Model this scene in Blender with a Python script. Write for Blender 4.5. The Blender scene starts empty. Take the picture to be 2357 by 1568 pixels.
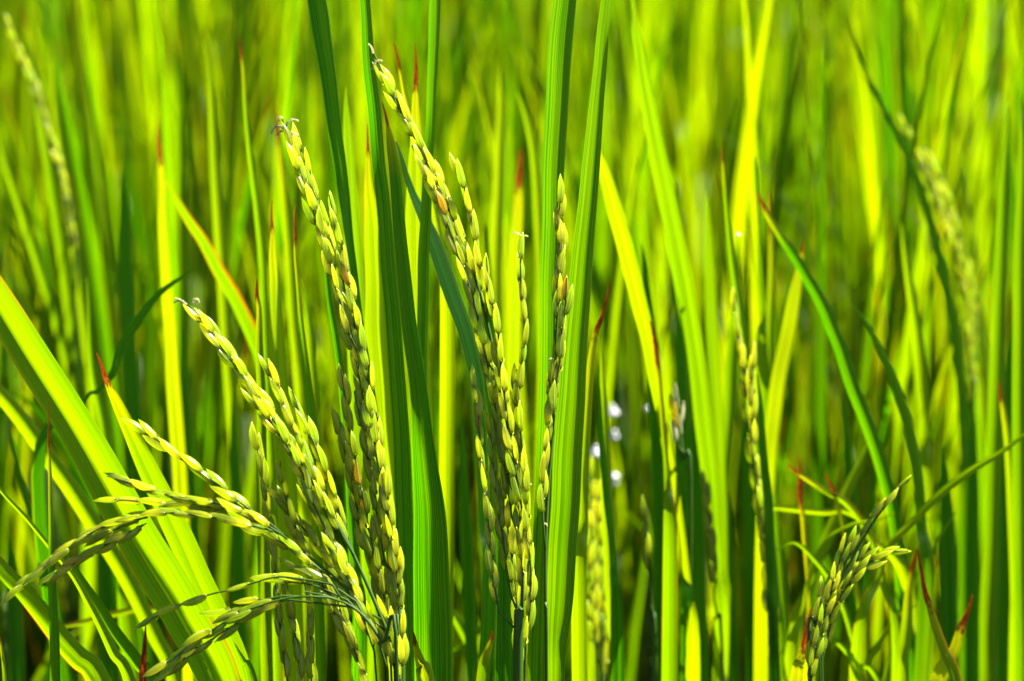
import bpy, math, random
from mathutils import Vector, Matrix, noise
random.seed(11)
C = bpy.context.scene.collection
sc = bpy.context.scene
RAD = math.radians
# ------------------------------------------------------------------ camera
PITCH = RAD(18.0)
CAM = Vector((0.0, 0.0, 1.0))
F = Vector((0, math.cos(PITCH), -math.sin(PITCH)))
U = Vector((0, math.sin(PITCH), math.cos(PITCH)))
R = Vector((1, 0, 0))
LENS = 105.0
FOCUS = 1.080
cd = bpy.data.cameras.new('camera'); cam = bpy.data.objects.new('camera', cd); C.objects.link(cam)
cam.location = CAM; cam.rotation_euler = (RAD(90) - PITCH, 0, 0)
cd.lens = LENS; cd.sensor_width = 36; cd.clip_start = 0.05; cd.clip_end = 200
cd.dof.use_dof = True; cd.dof.focus_distance = FOCUS; cd.dof.aperture_fstop = 7.4; cd.dof.aperture_blades = 7
sc.camera = cam
# ------------------------------------------------------------------ world and sun
SUN_EL = RAD(51); SUN_AZ = RAD(70)          # azimuth measured from +Y (behind the rice) towards +X
w = bpy.data.worlds.new('World'); sc.world = w; w.use_nodes = True
wn = w.node_tree
bg = wn.nodes['Background']; sky = wn.nodes.new('ShaderNodeTexSky')
sky.sky_type = 'NISHITA'; sky.sun_disc = False; sky.sun_elevation = SUN_EL; sky.sun_rotation = SUN_AZ
wn.links.new(sky.outputs[0], bg.inputs[0]); bg.inputs[1].default_value = 0.05
sl = bpy.data.lights.new('sun', 'SUN'); sl.energy = 5.0; sl.angle = RAD(0.5); sl.color = (1.0, 0.95, 0.86)
so = bpy.data.objects.new('sun', sl); C.objects.link(so)
S = Vector((math.sin(SUN_AZ) * math.cos(SUN_EL), math.cos(SUN_AZ) * math.cos(SUN_EL), math.sin(SUN_EL)))
so.rotation_euler = S.to_track_quat('Z', 'Y').to_euler(); so.location = S * 5
sc.view_settings.view_transform = 'Standard'; sc.view_settings.look = 'None'
sc.view_settings.exposure = 2.42; sc.view_settings.gamma = 1.0
sc.cycles.use_denoising = True
sc.cycles.max_bounces = 8; sc.cycles.diffuse_bounces = 1; sc.cycles.transmission_bounces = 1; sc.cycles.glossy_bounces = 2
sc.cycles.sample_clamp_indirect = 6.0
# ------------------------------------------------------------------ materials
def newmat(name):
    m = bpy.data.materials.new(name); m.use_nodes = True
    nt = m.node_tree; nt.nodes.clear()
    return m, nt, nt.nodes.new, nt.links.new
def mathn(nt, op, a, b=None, c=None, clamp=False):
    n = nt.nodes.new('ShaderNodeMath'); n.operation = op; n.use_clamp = clamp
    for i, v in enumerate((a, b, c)):
        if v is None: continue
        if isinstance(v, (int, float)): n.inputs[i].default_value = v
        else: nt.links.new(v, n.inputs[i])
    return n.outputs[0]
def mixc(nt, f, a, b):
    n = nt.nodes.new('ShaderNodeMix'); n.data_type = 'RGBA'
    if isinstance(f, (int, float)): n.inputs[0].default_value = f
    else: nt.links.new(f, n.inputs[0])
    for i, v in ((6, a), (7, b)):
        if isinstance(v, tuple): n.inputs[i].default_value = (*v, 1)
        else: nt.links.new(v, n.inputs[i])
    return n.outputs[2]
def leaf_material():
    # object colour: R = length of the withered tip, G = yellowness, B = scorched edge
    m, nt, N, L = newmat('rice_leaf')
    out = N('ShaderNodeOutputMaterial'); uv = N('ShaderNodeUVMap'); uv.uv_map = 'UVMap'
    sp = N('ShaderNodeSeparateXYZ'); L(uv.outputs[0], sp.inputs[0])
    u, v = sp.outputs[0], sp.outputs[1]
    oi = N('ShaderNodeObjectInfo'); oc = N('ShaderNodeSeparateColor'); L(oi.outputs['Color'], oc.inputs[0])
    rnd = oi.outputs['Random']
    def tex(su, sv, det, rough=0.55, seed=37.0):
        cb = N('ShaderNodeCombineXYZ')
        L(mathn(nt, 'MULTIPLY', u, su), cb.inputs[0]); L(mathn(nt, 'MULTIPLY', v, sv), cb.inputs[1]); L(mathn(nt, 'MULTIPLY', rnd, seed), cb.inputs[2])
        t = N('ShaderNodeTexNoise'); t.inputs['Scale'].default_value = 1; t.inputs['Detail'].default_value = det; t.inputs['Roughness'].default_value = rough
        L(cb.outputs[0], t.inputs['Vector']); return t.outputs['Fac']
    vein = tex(34, 1.5, 2.0, 0.7)
    broad = tex(3, 14, 2.0, 0.5, 91)
    blot = tex(9, 420, 3.0, 0.6, 53)
    um = mathn(nt, 'ABSOLUTE', mathn(nt, 'SUBTRACT', u, 0.5))
    midrib = mathn(nt, 'SUBTRACT', 1.0, mathn(nt, 'MULTIPLY', um, 22), None, True)
    edge = mathn(nt, 'MULTIPLY', mathn(nt, 'SUBTRACT', um, 0.468), 34, None, True)
    veinc = mathn(nt, 'MULTIPLY_ADD', mathn(nt, 'SUBTRACT', vein, 0.5), 4.5, 0.5, True)
    yel = mathn(nt, 'ADD', oc.outputs[1], mathn(nt, 'MULTIPLY', mathn(nt, 'SUBTRACT', broad, 0.5), 0.5), None, True)
    oc_gain = oi.outputs['Alpha']                       # how unevenly old the blades are, plus canopy shade put into their colour
    # reflected colour
    base = mixc(nt, veinc, (0.001, 0.016, 0.0001), (0.005, 0.040, 0.0001))
    base = mixc(nt, yel, base, (0.05, 0.085, 0.002))
    base = mixc(nt, mathn(nt, 'MULTIPLY', edge, 0.6), base, (0.22, 0.28, 0.03))
    # transmitted colour
    tr = mixc(nt, veinc, (0.014, 0.15, 0.0001), (0.13, 0.42, 0.0001))
    tr = mixc(nt, yel, tr, (0.50, 0.62, 0.0))
    tr = mixc(nt, mathn(nt, 'MULTIPLY', midrib, 0.5), tr, (0.06, 0.17, 0.001))
    age_shade = mathn(nt, 'MULTIPLY_ADD', mathn(nt, 'POWER', mathn(nt, 'FRACT', mathn(nt, 'MULTIPLY', rnd, 17.3)), 0.7), oc_gain, mathn(nt, 'SUBTRACT', 1.06, oc_gain))
    tr = mixc(nt, age_shade, (0.001, 0.03, 0.0), tr)
    # dry tip, scorched edge, specks
    dl = mathn(nt, 'MULTIPLY', oc.outputs[0], 0.023)
    lim = mathn(nt, 'MULTIPLY', dl, mathn(nt, 'MULTIPLY_ADD', blot, 1.3, 0.35))
    dry = mathn(nt, 'MULTIPLY', mathn(nt, 'SUBTRACT', lim, v), 700, None, True)
    yz = mathn(nt, 'SUBTRACT', 1.0, mathn(nt, 'DIVIDE', v, mathn(nt, 'MULTIPLY_ADD', dl, 3.0, 0.0001)), None, True)
    eb = mathn(nt, 'MULTIPLY', mathn(nt, 'SUBTRACT', mathn(nt, 'ADD', um, mathn(nt, 'MULTIPLY', mathn(nt, 'SUBTRACT', broad, 0.55), 0.5)), 0.44), 25, None, True)
    ebm = mathn(nt, 'MULTIPLY', eb, oc.outputs[2], None, True)
    brown = mixc(nt, mathn(nt, 'MULTIPLY_ADD', mathn(nt, 'SUBTRACT', blot, 0.5), 4, 0.5, True), (0.36, 0.06, 0.003), (0.06, 0.004, 0.003))
    rust = (0.55, 0.17, 0.004)
    base = mixc(nt, mathn(nt, 'MULTIPLY', yz, 0.6), base, (0.30, 0.27, 0.004)); tr = mixc(nt, mathn(nt, 'MULTIPLY', yz, 0.8), tr, (0.55, 0.44, 0.0))
    base = mixc(nt, ebm, base, rust); tr = mixc(nt, ebm, tr, rust)
    base = mixc(nt, dry, base, brown); tr = mixc(nt, dry, tr, brown)
    bsdf = N('ShaderNodeBsdfPrincipled'); L(base, bsdf.inputs['Base Color'])
    bsdf.inputs['Roughness'].default_value = 0.42; bsdf.inputs['Specular IOR Level'].default_value = 0.09
    tl = N('ShaderNodeBsdfTranslucent'); L(tr, tl.inputs[0])
    bp = N('ShaderNodeBump'); bp.inputs['Strength'].default_value = 0.6; bp.inputs['Distance'].default_value = 0.0003
    L(vein, bp.inputs['Height']); L(bp.outputs[0], bsdf.inputs['Normal']); L(bp.outputs[0], tl.inputs['Normal'])
    mx = N('ShaderNodeMixShader'); mx.inputs[0].default_value = 0.60
    L(bsdf.outputs[0], mx.inputs[1]); L(tl.outputs[0], mx.inputs[2]); L(mx.outputs[0], out.inputs[0])
    return m
def grain_material(name, pale):
    m, nt, N, L = newmat(name)
    out = N('ShaderNodeOutputMaterial'); uv = N('ShaderNodeUVMap'); uv.uv_map = 'UVMap'
    sp = N('ShaderNodeSeparateXYZ'); L(uv.outputs[0], sp.inputs[0]); u, v = sp.outputs[0], sp.outputs[1]
    oi = N('ShaderNodeObjectInfo')
    wv = mathn(nt, 'MULTIPLY_ADD', mathn(nt, 'SINE', mathn(nt, 'MULTIPLY', u, 2 * math.pi * 8)), 0.5, 0.5)
    tc = N('ShaderNodeTexCoord'); n = N('ShaderNodeTexNoise'); n.inputs['Scale'].default_value = 500; n.inputs['Detail'].default_value = 3
    L(tc.outputs['Object'], n.inputs['Vector'])
    rnd = oi.outputs['Random']
    if pale:
        base = mixc(nt, n.outputs[0], (0.50, 0.48, 0.24), (0.70, 0.68, 0.44)); tr = base
    else:
        base = mixc(nt, wv, (0.06, 0.12, 0.0006), (0.26, 0.33, 0.010))
        base = mixc(nt, mathn(nt, 'MULTIPLY', rnd, 0.6), base, (0.25, 0.27, 0.01))
        tipm = mathn(nt, 'MULTIPLY', mathn(nt, 'SUBTRACT', v, 0.9), 6, None, True)
        base = mixc(nt, tipm, base, (0.45, 0.40, 0.12))
        base = mixc(nt, mathn(nt, 'MULTIPLY', mathn(nt, 'SUBTRACT', n.outputs[0], 0.6), 3, None, True), base, (0.30, 0.22, 0.03))
        tr = mixc(nt, rnd, (0.72, 0.92, 0.008), (0.99, 0.99, 0.08))
        spot = mathn(nt, 'GREATER_THAN', rnd, 0.99)
        tr = mixc(nt, mathn(nt, 'MULTIPLY', spot, 0.7), tr, (0.75, 0.38, 0.02))
    b = N('ShaderNodeBsdfPrincipled'); L(base, b.inputs['Base Color']); b.inputs['Roughness'].default_value = 0.28; b.inputs['Specular IOR Level'].default_value = 0.6
    tl = N('ShaderNodeBsdfTranslucent'); L(tr, tl.inputs[0])
    bp = N('ShaderNodeBump'); bp.inputs['Strength'].default_value = 0.5; bp.inputs['Distance'].default_value = 0.0002
    L(mathn(nt, 'ADD', wv, n.outputs[0]), bp.inputs['Height']); L(bp.outputs[0], b.inputs['Normal'])
    mx = N('ShaderNodeMixShader'); hull = mathn(nt, 'POWER', mathn(nt, 'ABSOLUTE', mathn(nt, 'COSINE', mathn(nt, 'MULTIPLY', u, 2 * math.pi))), 2.5)
    L(mathn(nt, 'MULTIPLY_ADD', hull, 0.35, 0.5), mx.inputs[0])
    L(b.outputs[0], mx.inputs[1]); L(tl.outputs[0], mx.inputs[2]); L(mx.outputs[0], out.inputs[0])
    return m
def stalk_material(name, c1, c2, rough=0.4):
    m, nt, N, L = newmat(name)
    out = N('ShaderNodeOutputMaterial'); tc = N('ShaderNodeTexCoord'); n = N('ShaderNodeTexNoise'); n.inputs['Scale'].default_value = 90
    L(tc.outputs['Object'], n.inputs['Vector'])
    b = N('ShaderNodeBsdfPrincipled'); L(mixc(nt, n.outputs[0], c1, c2), b.inputs['Base Color']); b.inputs['Roughness'].default_value = rough; b.inputs['Specular IOR Level'].default_value = .2
    L(b.outputs[0], out.inputs[0]); return m
LEAF = leaf_material()
GRAIN = grain_material('green_grain', False); PALE = grain_material('pale_grain', True)
STALK = stalk_material('panicle_stalk', (0.012, 0.045, 0.001), (0.04, 0.09, 0.002), .6)
CULM = stalk_material('rice_stem', (0.012, 0.045, 0.001), (0.05, 0.08, 0.004), 0.5)
HUSK = stalk_material('withered_tip', (0.55, 0.50, 0.30), (0.85, 0.82, 0.66), 0.6)
def mud_material():
    m, nt, N, L = newmat('wet_mud')
    out = N('ShaderNodeOutputMaterial'); tc = N('ShaderNodeTexCoord')
    n = N('ShaderNodeTexNoise'); n.inputs['Scale'].default_value = 7; n.inputs['Detail'].default_value = 8; L(tc.outputs['Object'], n.inputs['Vector'])
    b = N('ShaderNodeBsdfPrincipled'); L(mixc(nt, n.outputs[0], (0.012, 0.008, 0.004), (0.05, 0.035, 0.018)), b.inputs['Base Color'])
    b.inputs['Roughness'].default_value = 0.7
    bp = N('ShaderNodeBump'); bp.inputs['Strength'].default_value = 0.8; bp.inputs['Distance'].default_value = 0.02; L(n.outputs[0], bp.inputs['Height']); L(bp.outputs[0], b.inputs['Normal'])
    L(b.outputs[0], out.inputs[0]); return m
def water_material():
    m, nt, N, L = newmat('paddy_water')
    out = N('ShaderNodeOutputMaterial'); tc = N('ShaderNodeTexCoord')
    n = N('ShaderNodeTexNoise'); n.inputs['Scale'].default_value = 60; n.inputs['Detail'].default_value = 2; L(tc.outputs['Object'], n.inputs['Vector'])
    b = N('ShaderNodeBsdfPrincipled'); b.inputs['Base Color'].default_value = (0.015, 0.012, 0.006, 1); b.inputs['Roughness'].default_value = 0.06
    bp = N('ShaderNodeBump'); bp.inputs['Strength'].default_value = 0.5; bp.inputs['Distance'].default_value = 0.008; L(n.outputs[0], bp.inputs['Height']); L(bp.outputs[0], b.inputs['Normal'])
    L(b.outputs[0], out.inputs[0]); return m
# ------------------------------------------------------------------ helpers
FP = LENS / 36 * 2357.0
def P(x, y, d):                                    # measured point -> where it stands, d metres away along the view
    return CAM + F * d + R * ((x - 1178.5) / FP * d) + U * ((784 - y) / FP * d)
def mesh(name, verts, faces, mat, parent=None, uvs=None, smooth=True, loc=None):
    me = bpy.data.meshes.new(name); me.from_pydata(verts, [], faces); me.materials.append(mat)
    if uvs:
        l = me.uv_layers.new(name='UVMap')
        fl = []
        for p in faces:
            for i in p: fl += uvs[i]
        l.data.foreach_set('uv', fl)
    if smooth: me.polygons.foreach_set('use_smooth', [True] * len(faces))
    me.update()
    o = bpy.data.objects.new(name, me); C.objects.link(o)
    if parent: o.parent = parent
    if loc: o.location = loc
    return o
def catmull(pts, n):
    """n+1 samples evenly spread over keys; each key is a tuple/list of floats"""
    out = []; m = len(pts) - 1
    for i in range(n + 1):
        t = i / n * m; k = min(int(t), m - 1); f = t - k
        p0, p1, p2, p3 = pts[max(k - 1, 0)], pts[k], pts[k + 1], pts[min(k + 2, m)]
        out.append([0.5 * (2 * b + (c - a) * f + (2 * a - 5 * b + 4 * c - d) * f * f + (3 * b - a - 3 * c + d) * f ** 3) for a, b, c, d in zip(p0, p1, p2, p3)])
    return out
def plant(name, base, label, category='rice plant', group=None):
    o = bpy.data.objects.new(name, None); C.objects.link(o); o.location = base
    o.empty_display_size = 0.05
    o['label'] = label; o['category'] = category
    if group: o['group'] = group
    return o
PR = (-1, -0.78, -0.52, -0.26, 0, 0.26, 0.52, 0.78, 1)
def sheet(rows, name, parent, col, base):
    """rows of (centre, left vec, right vec) tip first -> one leaf mesh"""
    V = []; UV = []; Fc = []; n = len(PR); acc = 0; prev = None
    for c, a, b in rows:
        if prev is not None: acc += (c - prev).length
        prev = c
        for s in PR:
            e = a if s < 0 else b
            t = abs(s)
            q = c + e * t
            q = q + F * (-(t * (1 - t)) * e.length * 0.30)     # each half bulges a little
            V.append(q - base); UV.append((0.5 + s / 2, acc))
    for i in range(len(rows) - 1):
        for j in range(n - 1):
            k = i * n + j
            Fc.append((k, k + n, k + n + 1, k + 1))
    o = mesh(name, V, Fc, LEAF, parent, UV)
    o.color = (*col, .12)
    return o
def leaf(pl, d, keys, kl='B', kr='M', mid=0.5, dry=0.0, yel=0.3, edge=0.0, n=None, name='leaf_blade', d2=None, label=None):
    """keys: (x, y, apparent width[, kl, kr]) from the tip (or the top of the frame) down; runs on to the foot of its plant"""
    base = pl.location
    ks = []
    m = len(keys)
    ws = .82 if d > 1.185 else 1.0
    for i, k in enumerate(keys):
        dd = d if d2 is None else d + (d2 - d) * i / (m - 1)
        p = P(k[0], k[1], dd); wd = k[2] * ws / FP * dd
        a, b = (k[3], k[4]) if len(k) > 3 else (kl, kr)
        ks.append([p.x, p.y, p.z, wd, a, b])
    if keys[0][1] <= 5 and keys[0][2] > 8:          # cut by the top of the frame: grow on to a real tip
        p0, p1 = Vector(ks[0][:3]), Vector(ks[1][:3]); t = (p0 - p1).normalized()
        q0 = p0 + t * 0.05 + R * t.x * .01; q1 = p0 + t * 0.12 + R * t.x * .05 - U * .004
        ks = [[*q1, 0.0003, *ks[0][4:]], [*q0, ks[0][3] * .72, *ks[0][4:]]] + ks
    elif keys[0][2] > 4:                            # no blade ends square: draw its end out to a point
        p0, p1 = Vector(ks[0][:3]), Vector(ks[1][:3]); q = p0 + (p0 - p1).normalized() * ks[0][3] * 5
        ks = [[*q, .0003, *ks[0][4:]]] + ks
    for i, k in enumerate(ks):                      # turn each half of the blade to, or edge-on to, the sun
        T = (Vector(ks[max(i - 1, 0)][:3]) - Vector(ks[min(i + 1, len(ks) - 1)][:3])).normalized()
        a = F.cross(T).normalized().dot(S); c = F.dot(S)
        for j, sg in ((4, -1), (5, 1)):
            if k[j] == 'D': k[j] = max(-1.0, min(1.0, sg * c / (a if abs(a) > .2 else .2)))
            elif k[j] == 'B': k[j] = -sg * (.75 if a > 0 else -.75)
            elif k[j] == 'M': k[j] = -sg * (.08 if a > 0 else -.08)
    last = Vector(ks[-1][:3]); lw = ks[-1][3]
    prev = Vector(ks[-2][:3]); t = (last - prev).normalized()
    h = last.z
    q1 = last + (t * .5 + Vector((0, 0, -.6))).normalized() * 0.05; q1.y = last.y - .01
    q2 = Vector((base.x * .6 + q1.x * .4, base.y * .6 + q1.y * .4, h * 0.42))
    ks += [[*q1, max(lw * .8, .006), ks[-1][4], ks[-1][5]], [*q2, .0065, .6, .6], [base.x + random.uniform(-.012, .012), base.y + random.uniform(-.012, .012), 0, .006, .6, .6]]
    n = n or (len(ks) - 1) * 7
    sm = catmull(ks, n)
    rows = []; sd = random.random() * 50
    for i, s in enumerate(sm):
        c = Vector(s[:3])
        a = Vector(sm[max(i - 1, 0)][:3]); b = Vector(sm[min(i + 1, n)][:3])
        T = (a - b).normalized()
        lat = F.cross(T).normalized()
        wd = max(s[3], 0.0002) * (1 + 0.03 * noise.noise(Vector((i * .17, sd, 0))))
        j = 0.0006 * noise.noise(Vector((i * .12, sd, 5)))
        c = c + lat * j
        L_ = (-lat + F * s[4]) * (wd * mid); R_ = (lat + F * s[5]) * (wd * (1 - mid))
        rows.append((c, L_, R_))
    o = sheet(rows, name, pl, (dry, yel, edge), base)
    if label: o['label'] = label
    return o
def tube_geo(pts, rad, V, Fc, sides=6):
    b0 = len(V); n = len(pts)
    up = Vector((0.3, 0.9, 0.2))
    for i, p in enumerate(pts):
        t = (Vector(pts[min(i + 1, n - 1)]) - Vector(pts[max(i - 1, 0)])).normalized()
        a = t.cross(up).normalized(); b = t.cross(a)
        r = rad[i] if isinstance(rad, (list, tuple)) else rad
        for k in range(sides):
            g = 2 * math.pi * k / sides
            V.append(Vector(p) + (a * math.cos(g) + b * math.sin(g)) * r)
    for i in range(n - 1):
        for k in range(sides):
            q = b0 + i * sides; k2 = (k + 1) % sides
            Fc.append((q + k, q + k2, q + sides + k2, q + sides + k))
    Fc.append(tuple(range(b0, b0 + sides))); Fc.append(tuple(range(b0 + (n - 1) * sides, b0 + n * sides)))
def grain_mesh(name, L_=0.0088, W=0.0032, T=0.0021, bend=0.0, mat=None, open_=0.0):
    V = []; Fc = []; UV = []; ns = 16; nr = 14
    prof = lambda t: (math.sin(math.pi * min(1, t * 1.0)) ** 0.40) * (1 - 0.12 * t) * (1 if t < .8 else 1 - 1.2 * (t - .8)) if t < .97 else 0.05
    for i in range(nr + 1):
        t = i / nr; r = max(prof(t) if 0 < t < 1 else 0, 0.07 if t < .5 else 0.03)
        for k in range(ns):
            g = 2 * math.pi * k / ns
            rid = 1 + 0.06 * math.cos(4 * g) - 0.17 * math.exp(-((math.sin(g - .9) / .20) ** 2)) * math.sin(math.pi * t) ** .5 + .07 * math.exp(-((math.sin(g - 1.35) / .14) ** 2))
            cx = math.cos(g)
            rr = r * (1.12 - .30 * t if cx > 0 else .92 - .04 * t)          # one side bellied, the other nearly straight
            x = cx * W / 2 * rr * rid + bend * math.sin(math.pi * t) * W + .10 * W * t ** 3
            y = math.sin(g) * T / 2 * r * rid
            V.append((x, y, t * L_)); UV.append((k / ns, t))
    for i in range(nr):
        for k in range(ns):
            a = i * ns; k2 = (k + 1) % ns
            Fc.append((a + k, a + k2, a + ns + k2, a + ns + k))
    for k in range(ns):                                  # little beak at the tip
        x, y, z = V[nr * ns + k]; V[nr * ns + k] = (x * .5 + .0001, y * .5, z + .0007)
    Fc.append(tuple(range(ns - 1, -1, -1))); Fc.append(tuple(nr * ns + k for k in range(ns)))
    # small husk scales at the foot of the grain and a stub of stalk
    for sx in (-1, 1):
        b0 = len(V)
        for (x, y, z) in ((0, -.0004, 0), (sx * .0010, -.0002, .0006), (sx * .0011, 0, .0016), (sx * .0005, .0003, .0022), (0, .0004, .0004)):
            V.append((x, y, z)); UV.append((0.5, .5))
        Fc.append((b0, b0 + 1, b0 + 2, b0 + 3, b0 + 4))
    me = bpy.data.meshes.new(name); me.from_pydata(V, [], Fc); me.materials.append(mat or GRAIN)
    l = me.uv_layers.new(name='UVMap'); fl = []
    for p in Fc:
        for i in p: fl += UV[i]
    l.data.foreach_set('uv', fl); me.polygons.foreach_set('use_smooth', [True] * len(Fc)); me.update()
    return me
GR = [grain_mesh('grain', .0094, .0026, .0020, .10), grain_mesh('grain', .0092, .0028, .0021, -.08), grain_mesh('grain', .0098, .0026, .0019, .16),
      grain_mesh('grain', .0088, .0023, .0018, 0.05), grain_mesh('grain', .0094, .0029, .0022, -.14)]
GP = [grain_mesh('grain', .0084, .0022, .0014, .1, PALE), grain_mesh('grain', .0078, .0024, .0015, -.1, PALE)]
def place_grain(pan, origin, foot, direc, size=1.0, pale=False, roll=None):
    z = direc.normalized(); yv = (-F - z * (-F).dot(z)).normalized(); xv = yv.cross(z)
    g = (roll if roll is not None else random.gauss(0, .6)) + random.choice((0, math.pi))
    x2 = xv * math.cos(g) + yv * math.sin(g); y2 = z.cross(x2)
    q = Matrix((x2, y2, z)).transposed()
    o = bpy.data.objects.new('grain', random.choice(GP if pale else GR)); C.objects.link(o)
    o.parent = pan; o.location = foot - origin; o.rotation_euler = q.to_euler()
    s = size * 1.1 * random.uniform(.9, 1.06); o.scale = (s, s * random.uniform(.9, 1.1), s)
    return o
def panicle(pl, d, axis, strings, size=1.0, pale=0.0, curls=(), foot=True, spread=1.0, label=None, name='panicle', ax_r=.0007):
    """axis: (x,y) keys tip -> foot of the panicle; strings: (d offset, keys tip -> joint[, options]) chains of grains"""
    base = pl.location
    ap = [P(x, y, d + .002) for x, y in axis]
    h = ap[-1]
    if foot: ap += [Vector((h.x * .5 + base.x * .5, h.y - .02, h.z * .5)), Vector((base.x, base.y, 0))]
    sm = [Vector(s) for s in catmull([tuple(p) for p in ap], (len(ap) - 1) * 6)]
    V = []; Fc = []
    nn = len(sm)
    tube_geo(sm, [(0.0003 + (ax_r - .0003) * min(1, i / (nn * .5))) + (.0012 if i > nn * .85 and foot else 0) for i in range(nn)], V, Fc)
    jobs = []
    for st in strings:
        dof, keys = st[0], st[1]; opt = st[2] if len(st) > 2 else {}
        step = opt.get('step', .0050) * size
        pts = [P(x, y, d + dof) for x, y in keys]
        cs = [Vector(s) for s in catmull([tuple(p) for p in pts], (len(pts) - 1) * 8)]
        e = cs[-1]; near = min(range(nn), key=lambda i: (sm[i] - e).length + (0 if sm[i].z < e.z else .05))
        if opt.get('join', True):
            tgt = sm[min(near + 3, nn - 1)]; cs2 = cs + [e.lerp(tgt, .5), tgt]
        else: cs2 = cs
        tube_geo(cs2, [.00022 + .00022 * i / len(cs2) for i in range(len(cs2))], V, Fc, 5)
        # arc-length walk
        acc = [0]
        for a, b in zip(cs, cs[1:]): acc.append(acc[-1] + (b - a).length)
        pos = .0082 * size; side = random.choice((-1, 1)); gaps = opt.get('gaps', ())
        while pos < acc[-1]:
            f = pos / acc[-1]
            if not any(g0 < f < g1 for g0, g1 in gaps):
                i = max(j for j in range(len(acc)) if acc[j] <= pos); i = min(i, len(cs) - 2)
                tt = (pos - acc[i]) / max(acc[i + 1] - acc[i], 1e-6)
                p = cs[i].lerp(cs[i + 1], tt); T = (cs[max(i - 1, 0)] - cs[min(i + 2, len(cs) - 1)]).normalized()
                lat = F.cross(T).normalized()
                off = side * random.uniform(.0002, .0008) * spread * opt.get('w', 1)
                foot_ = p + lat * off + F * random.uniform(-.0012, .0012)
                dr = T + lat * (side * random.uniform(.02, .13) * opt.get('w', 1)) + F * random.uniform(-.12, .12)
                jobs.append((foot_, dr, random.random() < opt.get('pale', pale), size * (0.95 if pos < .012 else 1.0)))
                V0 = [p - T * .002, foot_ + dr * .0005]
                tube_geo([V0[0], (V0[0] + V0[1]) / 2, V0[1]], .00025, V, Fc, 4)
            side = -side; pos += step * random.uniform(.86, 1.14)
    pan = mesh(name, [v - h for v in V], Fc, STALK, pl, loc=h - base)
    if label: pan['label'] = label
    for j in jobs: place_grain(pan, h, j[0], j[1], j[3], j[2])
    if curls:
        for (x, y, r, k) in curls:                      # r length in px, k turns
            V = []; Fc = []
            p0 = P(x, y, d); pts = []; a0 = random.uniform(1.2, 2.2); rr = r / FP * d
            for i in range(12):
                t = i / 11; a = a0 + k * t * 1.7
                p0 = p0 + (R * math.cos(a) + U * math.sin(a)) * rr / 11 + F * .0001 * math.sin(t * 9)
                pts.append(p0.copy())
            tube_geo(pts, [.0005 * (1 - .5 * i / 11) + .00012 * math.sin(i * 2.1) for i in range(12)], V, Fc, 5)
            mesh('withered_tip', [v - h for v in V], Fc, PALE, pan)
    return pan
def stem(pl, x, top, r=.0026):
    b = pl.location; V = []; Fc = []
    pts = [Vector((0, 0, 0)), Vector((x * .3, .0, top * .4)), Vector((x, .0, top))]
    sm = [Vector(s) for s in catmull([tuple(p) for p in pts], 10)]
    tube_geo(sm, [r * (1 - .35 * i / 10) for i in range(11)], V, Fc, 8)
    return mesh('stem', V, Fc, CULM, pl)
def gpos(x, d):                                        # foot of a plant whose leaves leave the frame at x
    p = P(x, 1568, d); return Vector((p.x, p.y - .02, 0))
# ------------------------------------------------------------------ the ground
o = mesh('ground', [(-40, -10, -.01), (40, -10, -.01), (40, 80, -.01), (-40, 80, -.01)], [(0, 1, 2, 3)], mud_material()); o['kind'] = 'structure'
o = mesh('water', [(-39, -9, 0.0), (39, -9, 0.0), (39, 79, 0.0), (-39, 79, 0.0)], [(0, 1, 2, 3)], water_material()); o['kind'] = 'structure'
#@@FOREGROUND
DK = ('D', 'D')      # a blade turned edge-on to the sun
# --- plant with the spreading low branches and the two big panicles in the middle-left
pl = plant('rice_plant', gpos(925, 1.10), 'rice plant whose pale-tipped panicle rises beside two dark upright blades, left of centre')
leaf(pl, 1.115, [(727, 0, 44, 'D', 'D'), (746, 115, 40, 'D', 'D'), (770, 275, 33, 'D', 'D'), (789, 420, 28, 'D', 'D'), (806, 560, 18, -1.2, .8), (820, 680, 16), (838, 800, 18), (858, 930, 18), (880, 1100, 20), (905, 1350, 22), (920, 1568, 24)], yel=.0)
leaf(pl, 1.105, [(842, 0, 24, 'B', 'D'), (852, 150, 30, 'B', 'D'), (866, 280, 32, 'B', 'D'), (881, 420, 32, 'D', 'D'), (893, 560, 32, 'D', 'D'), (905, 700, 35, *DK), (917, 870, 38, *DK), (930, 1050, 40, *DK), (938, 1250, 42, *DK), (945, 1400, 44, *DK), (948, 1568, 46, *DK)], yel=.05, mid=.6)
leaf(pl, 1.095, [(879, 235, 2, *DK), (892, 290, 8, *DK), (903, 340, 22, *DK), (917, 460, 28, *DK), (930, 600, 31, *DK), (948, 760, 36, *DK), (970, 920, 42, *DK), (985, 1060, 58, 'B', 'D'), (998, 1200, 76, 'B', 'D'), (1004, 1350, 84, 'B', 'M'), (1008, 1568, 90, 'B', 'M')], dry=.42, yel=.05, mid=.62)
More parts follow.
